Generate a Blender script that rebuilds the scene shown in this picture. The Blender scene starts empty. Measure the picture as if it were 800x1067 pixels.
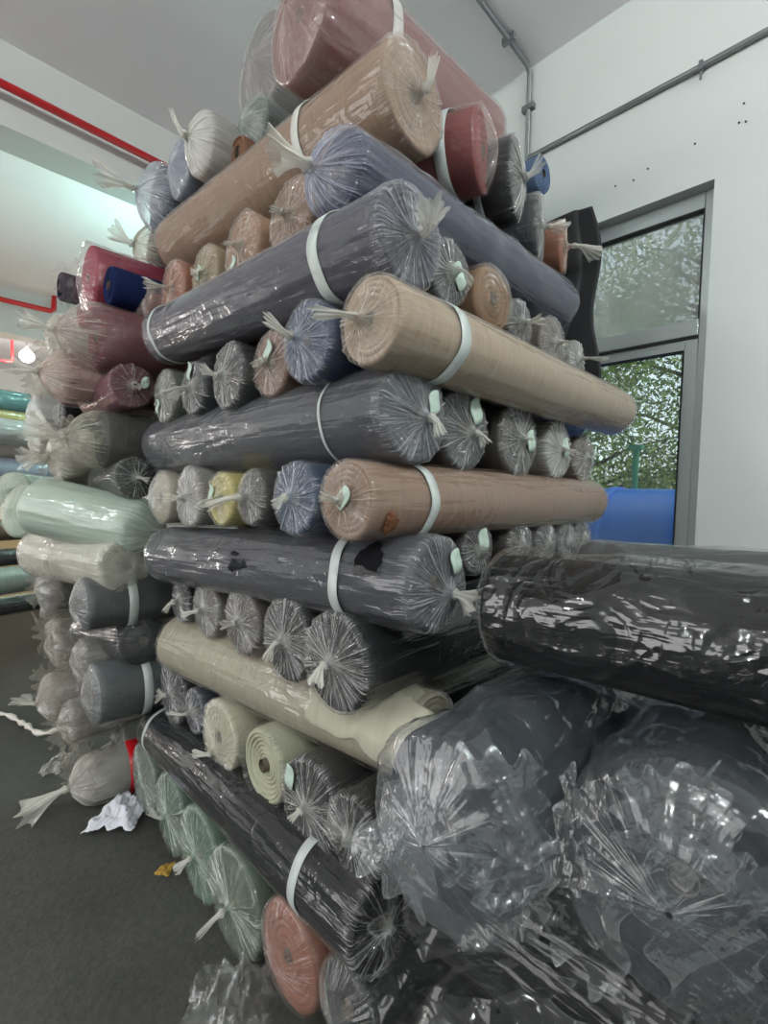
import bpy, math, random
import numpy as np
from mathutils import Vector, Matrix
C = bpy.context.scene.collection
S = bpy.context.scene
PI = math.pi

# ------------------------------------------------------------------ camera
F_PX = 484.0
CX, CY, EYE = 400.0, 533.5, 1.4
_p, _r, _y = math.radians(-2.6), math.radians(1.4), math.radians(45)
FW = np.array([math.sin(_y)*math.cos(_p), math.cos(_y)*math.cos(_p), math.sin(_p)])
_rt = np.array([math.cos(_y), -math.sin(_y), 0.]); _up = np.cross(_rt, FW)
RT = _rt*math.cos(_r)+_up*math.sin(_r); UP = -_rt*math.sin(_r)+_up*math.cos(_r)
CAMP = np.array([0, 0, EYE])
cam = bpy.data.objects.new('camera', bpy.data.cameras.new('camera')); C.objects.link(cam)
cam.data.sensor_fit = 'VERTICAL'; cam.data.sensor_height = 36.0
cam.data.lens = 36.0*F_PX/1067.0
cam.data.clip_start = 0.02; cam.data.clip_end = 200
M = Matrix.Identity(4)
for i in range(3):
    M[i][0], M[i][1], M[i][2], M[i][3] = RT[i], UP[i], -FW[i], CAMP[i]
cam.matrix_world = M
S.camera = cam

def ray(x, y): return FW+RT*(x-CX)/F_PX-UP*(y-CY)/F_PX
def onX(x, y, X): d = ray(x, y); return CAMP+d*X/d[0]
def onY(x, y, Y): d = ray(x, y); return CAMP+d*Y/d[1]
def onZ(x, y, Z): d = ray(x, y); return CAMP+d*(Z-EYE)/d[2]
def depth(P): return float((np.array(P)-CAMP)@FW)

# ------------------------------------------------------------------ world, exposure
S.view_settings.view_transform = 'Standard'
S.view_settings.look = 'None'
S.view_settings.gamma = 1.0
S.view_settings.use_curve_mapping = False
S.view_settings.exposure = 0.0
S.cycles.max_bounces = 7
S.cycles.transparent_max_bounces = 14
S.cycles.diffuse_bounces = 3
S.cycles.glossy_bounces = 3
S.cycles.sample_clamp_indirect = 4
S.cycles.caustics_reflective = False
S.cycles.caustics_refractive = False
W = bpy.data.worlds.new('sky'); S.world = W; W.use_nodes = True
nt = W.node_tree; bg = nt.nodes['Background']
sky = nt.nodes.new('ShaderNodeTexSky'); sky.sky_type = 'NISHITA'
sky.sun_elevation = math.radians(52); sky.sun_rotation = math.radians(200); sky.sun_intensity = 0.0
sky.dust_density = 4.0; sky.air_density = 1.0
mixw = nt.nodes.new('ShaderNodeMixRGB'); mixw.inputs[0].default_value = 0.6
mixw.inputs[2].default_value = (6.0, 6.4, 6.6, 1)
nt.links.new(sky.outputs[0], mixw.inputs[1]); nt.links.new(mixw.outputs[0], bg.inputs[0])
bg.inputs[1].default_value = 0.30

def area(name, loc, rot, sx, sy, power, col):
    l = bpy.data.lights.new(name, 'AREA'); l.shape = 'RECTANGLE'; l.size = sx; l.size_y = sy
    l.energy = power; l.color = col
    o = bpy.data.objects.new(name, l); C.objects.link(o); o.location = loc; o.rotation_euler = rot
    return o
# daylight through the wide loading door in the left wall, and through the window by the stack
area('door_daylight', (-4.9, 3.0, 1.7), (0, -PI/2, 0), 3.0, 4.6, 120, (1.0, .94, .91))

area('back_door_daylight', (-3.1, 12.95, 1.55), (-PI/2+.2, 0, 0), 3.3, 3.0, 330, (1.0, .93, .90)).data.spread = 2.3

# ------------------------------------------------------------------ helpers
def srgb(r, g, b):
    f = lambda c: (c/255/12.92) if c/255 <= .04045 else ((c/255+.055)/1.055)**2.4
    return (f(r), f(g), f(b), 1)

def N(nt, t, **k):
    n = nt.nodes.new(t)
    for a, v in k.items(): setattr(n, a, v)
    return n
def newmat(name):
    m = bpy.data.materials.new(name); m.use_nodes = True
    nt = m.node_tree; nt.nodes.clear()
    out = N(nt, 'ShaderNodeOutputMaterial')
    return m, nt, out
def math_(nt, op, a, b=None, c=None, clamp=False):
    n = N(nt, 'ShaderNodeMath', operation=op); n.use_clamp = clamp
    for i, v in enumerate((a, b, c)):
        if v is None: continue
        if isinstance(v, (int, float)): n.inputs[i].default_value = v
        else: nt.links.new(v, n.inputs[i])
    return n.outputs[0]

_mc = {}
def plain(name, col, rough=.6, metal=0, noise=0, scale=8, bump=0, spec=.5):
    if name in _mc: return _mc[name]
    m, nt, out = newmat(name)
    p = N(nt, 'ShaderNodeBsdfPrincipled'); nt.links.new(p.outputs[0], out.inputs[0])
    p.inputs['Roughness'].default_value = rough; p.inputs['Metallic'].default_value = metal
    p.inputs['Specular IOR Level'].default_value = spec
    if noise or bump:
        tc = N(nt, 'ShaderNodeTexCoord'); nz = N(nt, 'ShaderNodeTexNoise')
        nz.inputs['Scale'].default_value = scale; nz.inputs['Detail'].default_value = 8; nz.inputs['Roughness'].default_value = .65
        nt.links.new(tc.outputs['Object'], nz.inputs['Vector'])
        mx = N(nt, 'ShaderNodeMixRGB'); nt.links.new(nz.outputs[0], mx.inputs[0])
        mx.inputs[1].default_value = tuple(c*(1-noise) for c in col[:3])+(1,)
        mx.inputs[2].default_value = tuple(min(1, c*(1+noise)) for c in col[:3])+(1,)
        nt.links.new(mx.outputs[0], p.inputs['Base Color'])
        if bump:
            b = N(nt, 'ShaderNodeBump'); b.inputs['Strength'].default_value = bump; b.inputs['Distance'].default_value = .01
            nt.links.new(nz.outputs[0], b.inputs['Height']); nt.links.new(b.outputs[0], p.inputs['Normal'])
    else: p.inputs['Base Color'].default_value = col
    _mc[name] = m; return m

def fabric(col):
    key = 'fabric_%d_%d_%d' % col
    if key in _mc: return _mc[key]
    m, nt, out = newmat('knit_fabric')
    p = N(nt, 'ShaderNodeBsdfPrincipled'); nt.links.new(p.outputs[0], out.inputs[0])
    p.inputs['Roughness'].default_value = .9; p.inputs['Specular IOR Level'].default_value = .1
    at = N(nt, 'ShaderNodeAttribute', attribute_name='star')
    mp = N(nt, 'ShaderNodeMapping'); mp.inputs['Scale'].default_value = (4, 4, 90)
    nt.links.new(at.outputs['Vector'], mp.inputs[0])
    nz = N(nt, 'ShaderNodeTexNoise'); nz.inputs['Scale'].default_value = 1; nz.inputs['Detail'].default_value = 3
    nt.links.new(mp.outputs[0], nz.inputs[0])
    mx = N(nt, 'ShaderNodeMixRGB'); nt.links.new(nz.outputs[0], mx.inputs[0])
    c = tuple(v*.72 for v in srgb(*col)[:3])
    mx.inputs[1].default_value = tuple(v*.72 for v in c[:3])+(1,)
    mx.inputs[2].default_value = tuple(min(1, v*1.28) for v in c[:3])+(1,)
    nt.links.new(mx.outputs[0], p.inputs['Base Color'])
    b = N(nt, 'ShaderNodeBump'); b.inputs['Strength'].default_value = .35; b.inputs['Distance'].default_value = .004
    nt.links.new(nz.outputs[0], b.inputs['Height']); nt.links.new(b.outputs[0], p.inputs['Normal'])
    _mc[key] = m; return m

def film(haze=.1, tint=(225, 225, 222), rough=.16, gloss=1.0, streak=.6, crump=.3):
    key = ('film', haze, tint, rough, gloss, streak, crump)
    if key in _mc: return _mc[key]
    m, nt, out = newmat('plastic_film')
    at = N(nt, 'ShaderNodeAttribute', attribute_name='star')
    dn = N(nt, 'ShaderNodeAttribute', attribute_name='dens')
    mp = N(nt, 'ShaderNodeMapping'); mp.inputs['Scale'].default_value = (5.5, 5.5, 4)
    nt.links.new(at.outputs['Vector'], mp.inputs[0])
    n1 = N(nt, 'ShaderNodeTexNoise'); n1.inputs['Scale'].default_value = 1; n1.inputs['Detail'].default_value = 4
    n1.inputs['Roughness'].default_value = .6
    nt.links.new(mp.outputs[0], n1.inputs[0])
    ridge = math_(nt, 'SUBTRACT', 1.0, math_(nt, 'MULTIPLY', math_(nt, 'ABSOLUTE', math_(nt, 'SUBTRACT', n1.outputs[0], .5)), 7.0), clamp=True)
    ridge = math_(nt, 'POWER', ridge, 2.5)
    tc = N(nt, 'ShaderNodeTexCoord')
    n2 = N(nt, 'ShaderNodeTexNoise'); n2.inputs['Scale'].default_value = 7; n2.inputs['Detail'].default_value = 2.5
    n2.inputs['Distortion'].default_value = 1.5
    nt.links.new(tc.outputs['Object'], n2.inputs[0])
    r2 = math_(nt, 'ABSOLUTE', math_(nt, 'SUBTRACT', n2.outputs[0], .5))
    r2 = math_(nt, 'POWER', math_(nt, 'SUBTRACT', 1.0, math_(nt, 'MULTIPLY', r2, 4.5), clamp=True), 1.5)
    em = N(nt, 'ShaderNodeAttribute', attribute_name='endm')
    n3 = N(nt, 'ShaderNodeTexNoise'); n3.inputs['Scale'].default_value = 1; n3.inputs['Detail'].default_value = 3
    mp3 = N(nt, 'ShaderNodeMapping'); mp3.inputs['Scale'].default_value = (3.2, 3.2, 4)
    nt.links.new(at.outputs['Vector'], mp3.inputs[0]); nt.links.new(mp3.outputs[0], n3.inputs[0])
    ridge = math_(nt, 'MULTIPLY', ridge, em.outputs['Fac'])
    h = math_(nt, 'ADD', math_(nt, 'MULTIPLY', ridge, streak), math_(nt, 'MULTIPLY', r2, crump))
    h = math_(nt, 'ADD', h, math_(nt, 'MULTIPLY', n3.outputs[0], 2.2))
    b = N(nt, 'ShaderNodeBump'); b.inputs['Strength'].default_value = .6; b.inputs['Distance'].default_value = .008
    nt.links.new(h, b.inputs['Height'])
    lw = N(nt, 'ShaderNodeLayerWeight'); lw.inputs['Blend'].default_value = .5
    fc = math_(nt, 'POWER', lw.outputs['Facing'], 3.0)
    hz = math_(nt, 'ADD', haze, math_(nt, 'MULTIPLY', dn.outputs['Fac'], .8))
    hz = math_(nt, 'ADD', hz, math_(nt, 'MULTIPLY', math_(nt, 'POWER', ridge, 2.4), .60*streak))  # star highlights painted as fine white lines in the haze
    hz = math_(nt, 'ADD', hz, math_(nt, 'MULTIPLY', fc, .05), clamp=True)
    tr = N(nt, 'ShaderNodeBsdfTransparent')
    df = N(nt, 'ShaderNodeBsdfDiffuse'); df.inputs[0].default_value = srgb(*tint); nt.links.new(b.outputs[0], df.inputs['Normal'])
    tl = N(nt, 'ShaderNodeBsdfTranslucent'); tl.inputs[0].default_value = srgb(*tint)
    m0 = N(nt, 'ShaderNodeMixShader'); m0.inputs[0].default_value = .25
    nt.links.new(df.outputs[0], m0.inputs[1]); nt.links.new(tl.outputs[0], m0.inputs[2])
    m1 = N(nt, 'ShaderNodeMixShader'); nt.links.new(hz, m1.inputs[0])
    nt.links.new(tr.outputs[0], m1.inputs[1]); nt.links.new(m0.outputs[0], m1.inputs[2])
    gl = N(nt, 'ShaderNodeBsdfGlossy'); gl.inputs['Roughness'].default_value = rough
    gl.inputs['Color'].default_value = (1, 1, 1, 1); nt.links.new(b.outputs[0], gl.inputs['Normal'])
    gf = math_(nt, 'ADD', .045*gloss, math_(nt, 'MULTIPLY', fc, .5*gloss), clamp=True)
    m2 = N(nt, 'ShaderNodeMixShader'); nt.links.new(gf, m2.inputs[0])
    nt.links.new(m1.outputs[0], m2.inputs[1]); nt.links.new(gl.outputs[0], m2.inputs[2])
    nt.links.new(m2.outputs[0], out.inputs[0])
    _mc[key] = m; return m

PAPER = plain('tag_paper', srgb(178, 196, 184), .7)
def mesh_np(name, V, Q, mat, parent=None, smooth=True, star=None, dens=None, endm=None):
    me = bpy.data.meshes.new(name)
    V = np.asarray(V, dtype=np.float32); Q = np.asarray(Q, dtype=np.int32)
    me.vertices.add(len(V)); me.vertices.foreach_set('co', V.ravel())
    k = Q.shape[1]
    me.loops.add(Q.size); me.loops.foreach_set('vertex_index', Q.ravel())
    me.polygons.add(len(Q)); me.polygons.foreach_set('loop_start', np.arange(0, Q.size, k, dtype=np.int32))
    me.polygons.foreach_set('loop_total', np.full(len(Q), k, dtype=np.int32))
    me.polygons.foreach_set('use_smooth', np.full(len(Q), smooth))
    me.update(calc_edges=True)
    if star is not None:
        a = me.attributes.new('star', 'FLOAT_VECTOR', 'POINT'); a.data.foreach_set('vector', np.asarray(star, np.float32).ravel())
    if dens is not None:
        a = me.attributes.new('dens', 'FLOAT', 'POINT'); a.data.foreach_set('value', np.asarray(dens, np.float32).ravel())
    if endm is not None:
        a = me.attributes.new('endm', 'FLOAT', 'POINT'); a.data.foreach_set('value', np.asarray(endm, np.float32).ravel())
    me.materials.append(mat)
    o = bpy.data.objects.new(name, me); C.objects.link(o)
    if parent is not None: o.parent = parent
    return o
def grid_quads(nr, nc, close=True):
    i = np.arange(nr-1)[:, None]; j = np.arange(nc if close else nc-1)[None, :]
    a = i*nc+j; b = i*nc+(j+1) % nc
    return np.stack([a, b, b+nc, a+nc], -1).reshape(-1, 4)

class MB:
    def __init__(s): s.v = []; s.f = []
    def add(s, vs, fs):
        n = len(s.v); s.v += [tuple(map(float, v)) for v in vs]; s.f += [tuple(n+i for i in f) for f in fs]
    def box(s, a, b):
        x0, y0, z0 = a; x1, y1, z1 = b
        s.add([(x0,y0,z0),(x1,y0,z0),(x1,y1,z0),(x0,y1,z0),(x0,y0,z1),(x1,y0,z1),(x1,y1,z1),(x0,y1,z1)],
              [(0,3,2,1),(4,5,6,7),(0,1,5,4),(1,2,6,5),(2,3,7,6),(3,0,4,7)])
    def tube(s, pts, r, n=12, cap=True):
        P = [Vector([float(c) for c in p]) for p in pts]; rs = r if isinstance(r, (list, tuple)) else [r]*len(P)
        vs = []; prev = None
        for i, p in enumerate(P):
            t = (P[min(i+1, len(P)-1)]-P[max(i-1, 0)]).normalized()
            if prev is None:
                u = t.orthogonal().normalized()
            else:
                u = (prev-t*prev.dot(t)).normalized()
            prev = u; w = t.cross(u)
            vs += [p+(u*math.cos(2*PI*k/n)+w*math.sin(2*PI*k/n))*rs[i] for k in range(n)]
        fs = [(i*n+k, i*n+(k+1) % n, (i+1)*n+(k+1) % n, (i+1)*n+k) for i in range(len(P)-1) for k in range(n)]
        if cap: fs += [tuple(range(n-1, -1, -1)), tuple((len(P)-1)*n+k for k in range(n))]
        s.add(vs, fs)
    def build(s, name, mat, parent=None, smooth=False, bevel=0):
        me = bpy.data.meshes.new(name); me.from_pydata(s.v, [], s.f); me.update()
        if smooth:
            for p in me.polygons: p.use_smooth = len(p.vertices) == 4
        me.materials.append(mat)
        o = bpy.data.objects.new(name, me); C.objects.link(o)
        if parent is not None: o.parent = parent
        if bevel:
            b = o.modifiers.new('b', 'BEVEL'); b.width = bevel; b.segments = 2
        return o
def tag(o, label=None, cat=None, group=None, kind=None):
    if label: o['label'] = label
    if cat: o['category'] = cat
    if group: o['group'] = group
    if kind: o['kind'] = kind
    return o
def empty(name, loc=(0, 0, 0)):
    o = bpy.data.objects.new(name, None); C.objects.link(o); o.location = [float(c) for c in loc]; o.empty_display_size = .05
    return o

def crease(P, rng, wl, n=7, warp=.5):
    """sharp folds from random planes, 0..1"""
    out = np.zeros(P.shape[:-1]); tot = 0
    for k in range(n):
        d = rng.normal(size=3); d /= np.linalg.norm(d)
        e = rng.normal(size=3); e /= np.linalg.norm(e)
        w = wl*rng.uniform(.6, 1.7); a = w
        ph = (P@d)*PI/w+rng.uniform(0, 6)+warp*np.sin((P@e)*PI/(wl*1.6)+rng.uniform(0, 6))*1.6
        out += a*(1-np.abs(np.sin(ph))); tot += a
    return out/tot

ROOTM = {}
# ------------------------------------------------------------------ one wrapped roll of cloth
def roll(A, B, r, col, label, group, near='star', far='star', haze=.10, tint=(225, 225, 222), gloss=1.0, rough=.16,
         crump=.0, crump_wl=.05, nth=None, tail=(.05, .02), tail_dir=None, bands=(), tagged=None, pleats=None, seed=None,
         film_on=True, taper=.12, band_col=(182, 188, 186), name='fabric_roll', sag=0, rows=None, body_w=.0032, cat='fabric roll',
         squash=1.0, knot_off=(0, 0), spiral=False, center_x=0, bag_ext=0.0, fabric_short=0.0, cz=.7, dens0=0.0, streak=.6, fcr=.3):
    A = np.array(A, float); B = np.array(B, float); L = float(np.linalg.norm(B-A))
    if haze < .25: haze = round(haze*.4, 3)
    seed = seed if seed is not None else (sum(map(ord, label))*7919) % 100003
    rng = np.random.default_rng(seed)
    ax = (B-A)/L
    up0 = np.array([0, 0, 1.]); sx = np.cross(up0, ax); sx /= np.linalg.norm(sx); sy = np.cross(ax, sx)
    root = empty(name, A); tag(root, label, cat, group)
    root.rotation_mode = 'QUATERNION'
    R = Matrix(((sx[0], sy[0], ax[0]), (sx[1], sy[1], ax[1]), (sx[2], sy[2], ax[2])))
    root.rotation_quaternion = R.to_quaternion()
    # local space: z along the roll (0 = near end), x sideways, y up
    dpx = r*F_PX/max(.3, depth(A)) if depth(A) > 0 else 40
    nt_ = nth or (400 if dpx > 60 else 320 if dpx > 38 else 220)
    th = np.linspace(0, 2*PI, nt_, endpoint=False)
    lobe = .018*np.cos(2*th+rng.uniform(0, 6))+.012*np.cos(3*th+rng.uniform(0, 6))+.006*np.cos(5*th+rng.uniform(0, 6))
    def place(z, rho, off, wind=0):
        x = rho*np.cos(th); y = rho*np.sin(th)*squash
        s_ = sag*4*(z/L)*(1-z/L) if sag else 0
        zz = np.broadcast_to(z, x.shape)
        if wind:
            t_ = ((rho/rb)*wind+th/(2*PI)) % 1.0
            zz = zz+.006*np.exp(-((t_-.5)/.16)**2)
        return np.stack([x+off[0], y+off[1]-s_, zz], -1)
    # fabric body with wound layers on its ends
    rb = r-.004
    prof = []
    nring = 60 if (spiral or not film_on) else 30
    wind = 9 if (spiral or not film_on) else 7
    core = .016
    for k in range(nring+1):
        q = k/nring; rr = core+(rb-.008-core)*q
        zz = .003*math.sin(q*9+seed % 7)+(.012*(1-q) if spiral else 0)
        prof.append((fabric_short+zz, rr))
    prof += [(fabric_short+.003, rb-.003), (fabric_short+.012, rb)]
    for k in range(1, 12): prof.append((fabric_short+.012+(L-.024-fabric_short)*k/12, rb))
    prof += [(L-.012, rb), (L-.003, rb-.003), (L, rb-.01), (L-.004, core)]
    Vb = []; Sb = []
    for ip, (z, rho) in enumerate(prof):
        q = min(1, rho/rb)
        P = place(z, rho*(1+lobe*q), (0, 0), wind if ip <= nring else 0)
        Vb.append(P); Sb.append(np.stack([np.cos(th)*.3, np.sin(th)*.3, np.full(nt_, (z if rho >= rb*.98 else -rho))], -1))
    Vb = np.concatenate([p[None] for p in Vb]); Sb = np.concatenate([p[None] for p in Sb])
    step = max(1, nt_//90)
    Vs = Vb[:, ::step]; Ss = Sb[:, ::step]
    body = mesh_np('cloth_body', Vs.reshape(-1, 3), grid_quads(Vs.shape[0], Vs.shape[1]), fabric(col), root, star=Ss.reshape(-1, 3))
    # hollow core tube seen in the end
    m = MB(); m.tube([(0, 0, fabric_short-.003), (0, 0, fabric_short+.06)], core+.003, 20, cap=False)
    m.tube([(0, 0, fabric_short+.06), (0, 0, fabric_short-.003)], core-.003, 20, cap=False)
    m.tube([(0, 0, fabric_short+.055), (0, 0, fabric_short+.06)], core+.002, 20)
    m.build('cardboard_core', plain('cardboard', srgb(104, 92, 80), .8), body, smooth=True)
    if film_on:
        np_ = pleats or int(rng.integers(38, 54))
        pa = np.sort((np.arange(np_)+rng.uniform(-.42, .42, np_))*2*PI/np_)
        ph = rng.uniform(.3, 1, np_)**1.2; pw = rng.uniform(.014, .042, np_); pext = rng.uniform(.35, 1.25, np_); ptw = rng.uniform(-.12, .12, np_)
        knot = np.array([knot_off[0], knot_off[1]])
        P_ = []   # (z, rho, pleat amp, dens, wrinkle amp, centre weight)
        rf = r
        if near == 'star':
            P_ += [(-.030, .007, .0015, .75, 0, 1), (-.020, .009, .002, .7, 0, 1), (-.013, .016, .003, .55, 0, 1), (-.010, .026, .004, .32, 0, .95)]
            for q in (.36, .46, .56, .66, .76, .86, .94):
                P_.append((-.009+.004*q, rf*q, .0055*(.75+.4*q), .20*(1-q)**1.4+.02, .0006, 1-q))
            P_ += [(0, rf*.985, .005, .03, .001, 0), (.010, rf*1.004, .004, .02, .0015, 0), (.025, rf*1.006, .003, .0, .002, 0), (.05, rf*1.004, .0018, 0, 1*body_w, 0)]
            z0 = .05
        elif near == 'bag':
            T = taper
            P_ += [(-T-.01, .012, .003, .6, 0, 1), (-T, .014, .004, .55, .001, 1)]
            for q in (.1, .2, .3, .42, .55, .68, .8, .9):
                rr = .014+(rf-.014)*(math.sin(q*PI/2)**.8)
                P_.append((-T*(1-q)**1.0, rr, .010*(1-q*.6), .32*(1-q)**1.3+.03, .004*q, 1-q))
            P_ += [(.0, rf*.99, .004, .02, .004, 0), (.03, rf*1.01, .003, .01, body_w*1.5, 0), (.06, rf*1.01, .002, 0, body_w, 0)]
            z0 = .06
        elif near == 'loose':      # film crumpled over the end
            P_ += [(-.045, .004, 0, .3, .006, 1), (-.042, rf*.15, .004, .16, .01, .9)]
            for q in (.3, .42, .54, .66, .76, .86, .94):
                P_.append((-.04*(1-q**2), rf*q, .004, .12*(1-q), .012, 1-q))
            P_ += [(.0, rf*1.0, .003, .02, .008, 0), (.02, rf*1.02, .002, .0, .006, 0), (.05, rf*1.02, .001, 0, body_w*2, 0)]
            z0 = .05
        else:                       # 'open': film ends just past the rim
            P_ += [(-.012, rf*1.0, .004, .12, .003, 0), (.0, rf*1.005, .003, .05, .002, 0), (.03, rf*1.004, .002, 0, body_w, 0)]
            z0 = .03
        nb = rows or max(20, min(60, int((L-2*z0)/.035)))
        for k in range(1, nb): P_.append((z0+(L-.05-z0)*k/nb, rf*1.004, 0, 0, body_w, 0))
        P_ += [(L-.04, rf*1.004, .001, 0, .001, 0), (L-.012, rf*1.004, .002, 0, .001, 0), (L+.002, rf*.985, .004, .02, .001, 0)]
        for q in (.85, .65, .45, .3): P_.append((L+.010-.004*q, rf*q, .004, .15*(1-q), 0, 0))
        P_ += [(L+.013, .018, .003, .4, 0, 0), (L+.03, .006, .001, .6, 0, 0)]
        P_ = np.array(P_)
        if bag_ext: P_[:, 0] = np.where(P_[:, 0] < .02, P_[:, 0]-bag_ext, P_[:, 0])
        if near == 'loose': P_[:, 2] *= (.05 if crump > .015 else .45); P_[:, 4] = np.where(P_[:, 0] < .04, P_[:, 4]*.15, P_[:, 4])
        tz = np.gradient(P_[:, 0]); tr_ = np.gradient(P_[:, 1]); ln = np.hypot(tz, tr_)+1e-9
        nz_, nr_ = -tr_/ln, tz/ln
        arc = np.concatenate([[0], np.cumsum(np.hypot(np.diff(P_[:, 0]), np.diff(P_[:, 1])))])
        nP = len(P_)
        q = np.clip(P_[:, 1]/rf, 0, 1)
        endmask = (P_[:, 0] < L*.5)
        TT = th[None, :]+0*q[:, None]
        ridge = np.zeros((nP, nt_))
        for a, h_, w_, e_, t_ in zip(pa, ph, pw, pext, ptw):
            dd = np.abs((TT-a-t_*q[:, None]+PI) % (2*PI)-PI)
            ww = w_*(1.0+.25/(q[:, None]+.12)*.3)
            reach = np.clip(1-np.maximum(0, q[:, None]-e_)/.2, .25, 1)
            ridge = np.maximum(ridge, h_*np.exp(-(dd/ww)**1.5)*reach)
        zc = P_[:, 0][:, None]; rho = P_[:, 1][:, None]*(1+lobe[None, :]*q[:, None])
        P3 = np.stack([rho*np.cos(TT), rho*np.sin(TT), zc+0*TT], -1)
        wr = np.zeros((nP, nt_))
        # long shallow wrinkles along the body
        for k in range(9):
            n_ = rng.integers(3, 17); mz = rng.uniform(-9, 9); 
            wr += (1-np.abs(np.sin(n_*TT*.5*2/2+mz*zc+rng.uniform(0, 6)+.6*np.sin(2*TT+zc*rng.uniform(2, 9)))))**2*rng.uniform(.4, 1)/4
        wr = (wr*2-.5)*1.0
        patch = .5+.5*np.sin(zc*rng.uniform(4, 8)+2*np.cos(TT+rng.uniform(0, 6))+rng.uniform(0, 6))
        disp = ridge*P_[:, 2][:, None]+wr*P_[:, 4][:, None]*(.35+patch)
        if crump:
            # plastic stands off the cloth in folded facets
            Pc = P3*np.array([1, 1, cz]); c1 = crease(Pc, rng, crump_wl*2.6, 5, .8); c2 = crease(Pc, rng, crump_wl*1.1, 6, .8)
            soft = np.clip((P_[:, 1]/rf)[:, None], .15, 1)
            disp = disp+(np.maximum(0, c1-.3)*1.7+.5*np.maximum(0, c2-.35))*crump*soft
        off = (1-0)*P_[:, 5][:, None]**1.0
        x = P3[..., 0]+disp*nr_[:, None]*np.cos(TT)+off*knot[0]
        y = (P3[..., 1]+disp*nr_[:, None]*np.sin(TT))*squash+off*knot[1]
        if sag: y = y-sag*4*np.clip(zc/L, 0, 1)*(1-np.clip(zc/L, 0, 1))
        z = P3[..., 2]+disp*nz_[:, None]
        dens = P_[:, 3][:, None]*.8+ridge**2.2*.62*np.clip(P_[:, 2][:, None]/.005, 0, 1)+dens0  # gathered film, plus highlight lines on pleat ridges put in as white haze
        em_ = np.clip(1-P_[:, 0]/.04, 0, 1)[:, None]*((0 if crump > .015 else .5) if near == 'loose' else 1)+0*TT
        if crump: dens = dens+np.clip(c2-.6, 0, 1)*.3+np.clip(c1-.65, 0, 1)*.25  # fold edge highlights painted as extra white haze
        star = np.stack([np.cos(TT), np.sin(TT), arc[:, None]*.8+0*TT], -1)
        V = np.stack([x, y, z], -1)
        mesh_np('plastic_wrap', V.reshape(-1, 3), grid_quads(nP, nt_), film(haze, tint, rough, gloss, streak, fcr), root, star=star.reshape(-1, 3), dens=dens.ravel(), endm=em_.ravel())
        if tail and near in ('star', 'bag'):
            zt = (-.030 if near == 'star' else -taper-.01)-bag_ext
            ln_, fl = tail
            td = np.array(tail_dir if tail_dir is not None else (rng.uniform(-.6, .6), rng.uniform(-.9, .2), -1.0), float); td /= np.linalg.norm(td)
            nn, mm = 13, 72
            base = np.array([knot[0], knot[1], zt+.002]); d0 = np.array([0, 0, -1.])
            path = [base]; dirs = [d0]
            for k in range(1, nn):
                t = k/(nn-1); d = d0*(1-min(1, t*2))+td*min(1, t*2); d /= np.linalg.norm(d); path.append(path[-1]+d*ln_/(nn-1)); dirs.append(d)
            tt = np.linspace(0, 2*PI, mm, endpoint=False)
            V = []; Dn = []; St = []
            r0 = .0075 if near == 'star' else .012
            a1, a2, a3 = rng.uniform(0, 6, 3); k1, k2 = rng.integers(4, 7), rng.integers(7, 12)
            fx = rng.uniform(.35, .9)
            for k in range(nn):
                t = k/(nn-1)
                rad = r0*(1+1.2*math.exp(-((t-.10)/.06)**2)) + (fl-r0)*max(0, t-.15)**1.1/.85
                fold = 1+.20*t*np.sin(k1*tt+a1)+.16*t*np.sin(k2*tt+a2+2*t)+.15*t*np.abs(np.sin(3*tt+a3))
                u = np.cross(dirs[k], [0.1, 1, .2]); u /= np.linalg.norm(u); w = np.cross(dirs[k], u)
                rag = (0.09*ln_*np.sin(k1*tt+a3)+.06*ln_*np.sin(k2*tt))*max(0, t-.6)/.4
                rr = rad*fold
                V.append(path[k][None]+rr[:, None]*(np.cos(tt)[:, None]*u+fx*np.sin(tt)[:, None]*w)+rag[:, None]*dirs[k][None])
                Dn.append(np.full(mm, .55-.35*t)+.25*np.abs(np.sin(k2*tt*.5+a1))); St.append(np.stack([np.cos(tt), np.sin(tt), np.full(mm, t*.1)], -1))
            V = np.array(V); Dn = np.array(Dn); St = np.array(St)
            mesh_np('tied_tail', V.reshape(-1, 3), grid_quads(nn, mm), film(.12, (236, 234, 224), .22, 1.0), root, star=St.reshape(-1, 3), dens=Dn.ravel())
    ROOTM[root.name] = (A, np.array([sx, sy, ax]))
    for bspec in bands:
        z_, wd = bspec[:2]; z_ = min(z_, L-.09)
        nbk = 96; tb = np.linspace(0, 2*PI, nbk, endpoint=False)
        lb = np.interp(tb, np.append(th, 2*PI), np.append(lobe, lobe[0]))
        tw = bspec[2] if len(bspec) > 2 else rng.uniform(-.02, .02)
        base_r = r*1.004+.0022+crump*.5
        V = []
        for zz, dr in ((0, -.0012), (0.02, .0), (.5, .0), (.98, .0), (1, -.0012)):
            rho = (base_r+dr)*(1+lb)+.0012*np.sin(7*tb+seed)
            z = z_+wd*zz+tw*np.cos(tb)
            V.append(np.stack([rho*np.cos(tb), rho*np.sin(tb)*squash, z], -1))
        V = np.array(V)
        mesh_np('tape_band', V.reshape(-1, 3), grid_quads(5, nbk), plain('tape_%d' % band_col[0], srgb(*band_col), .35), root)
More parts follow.
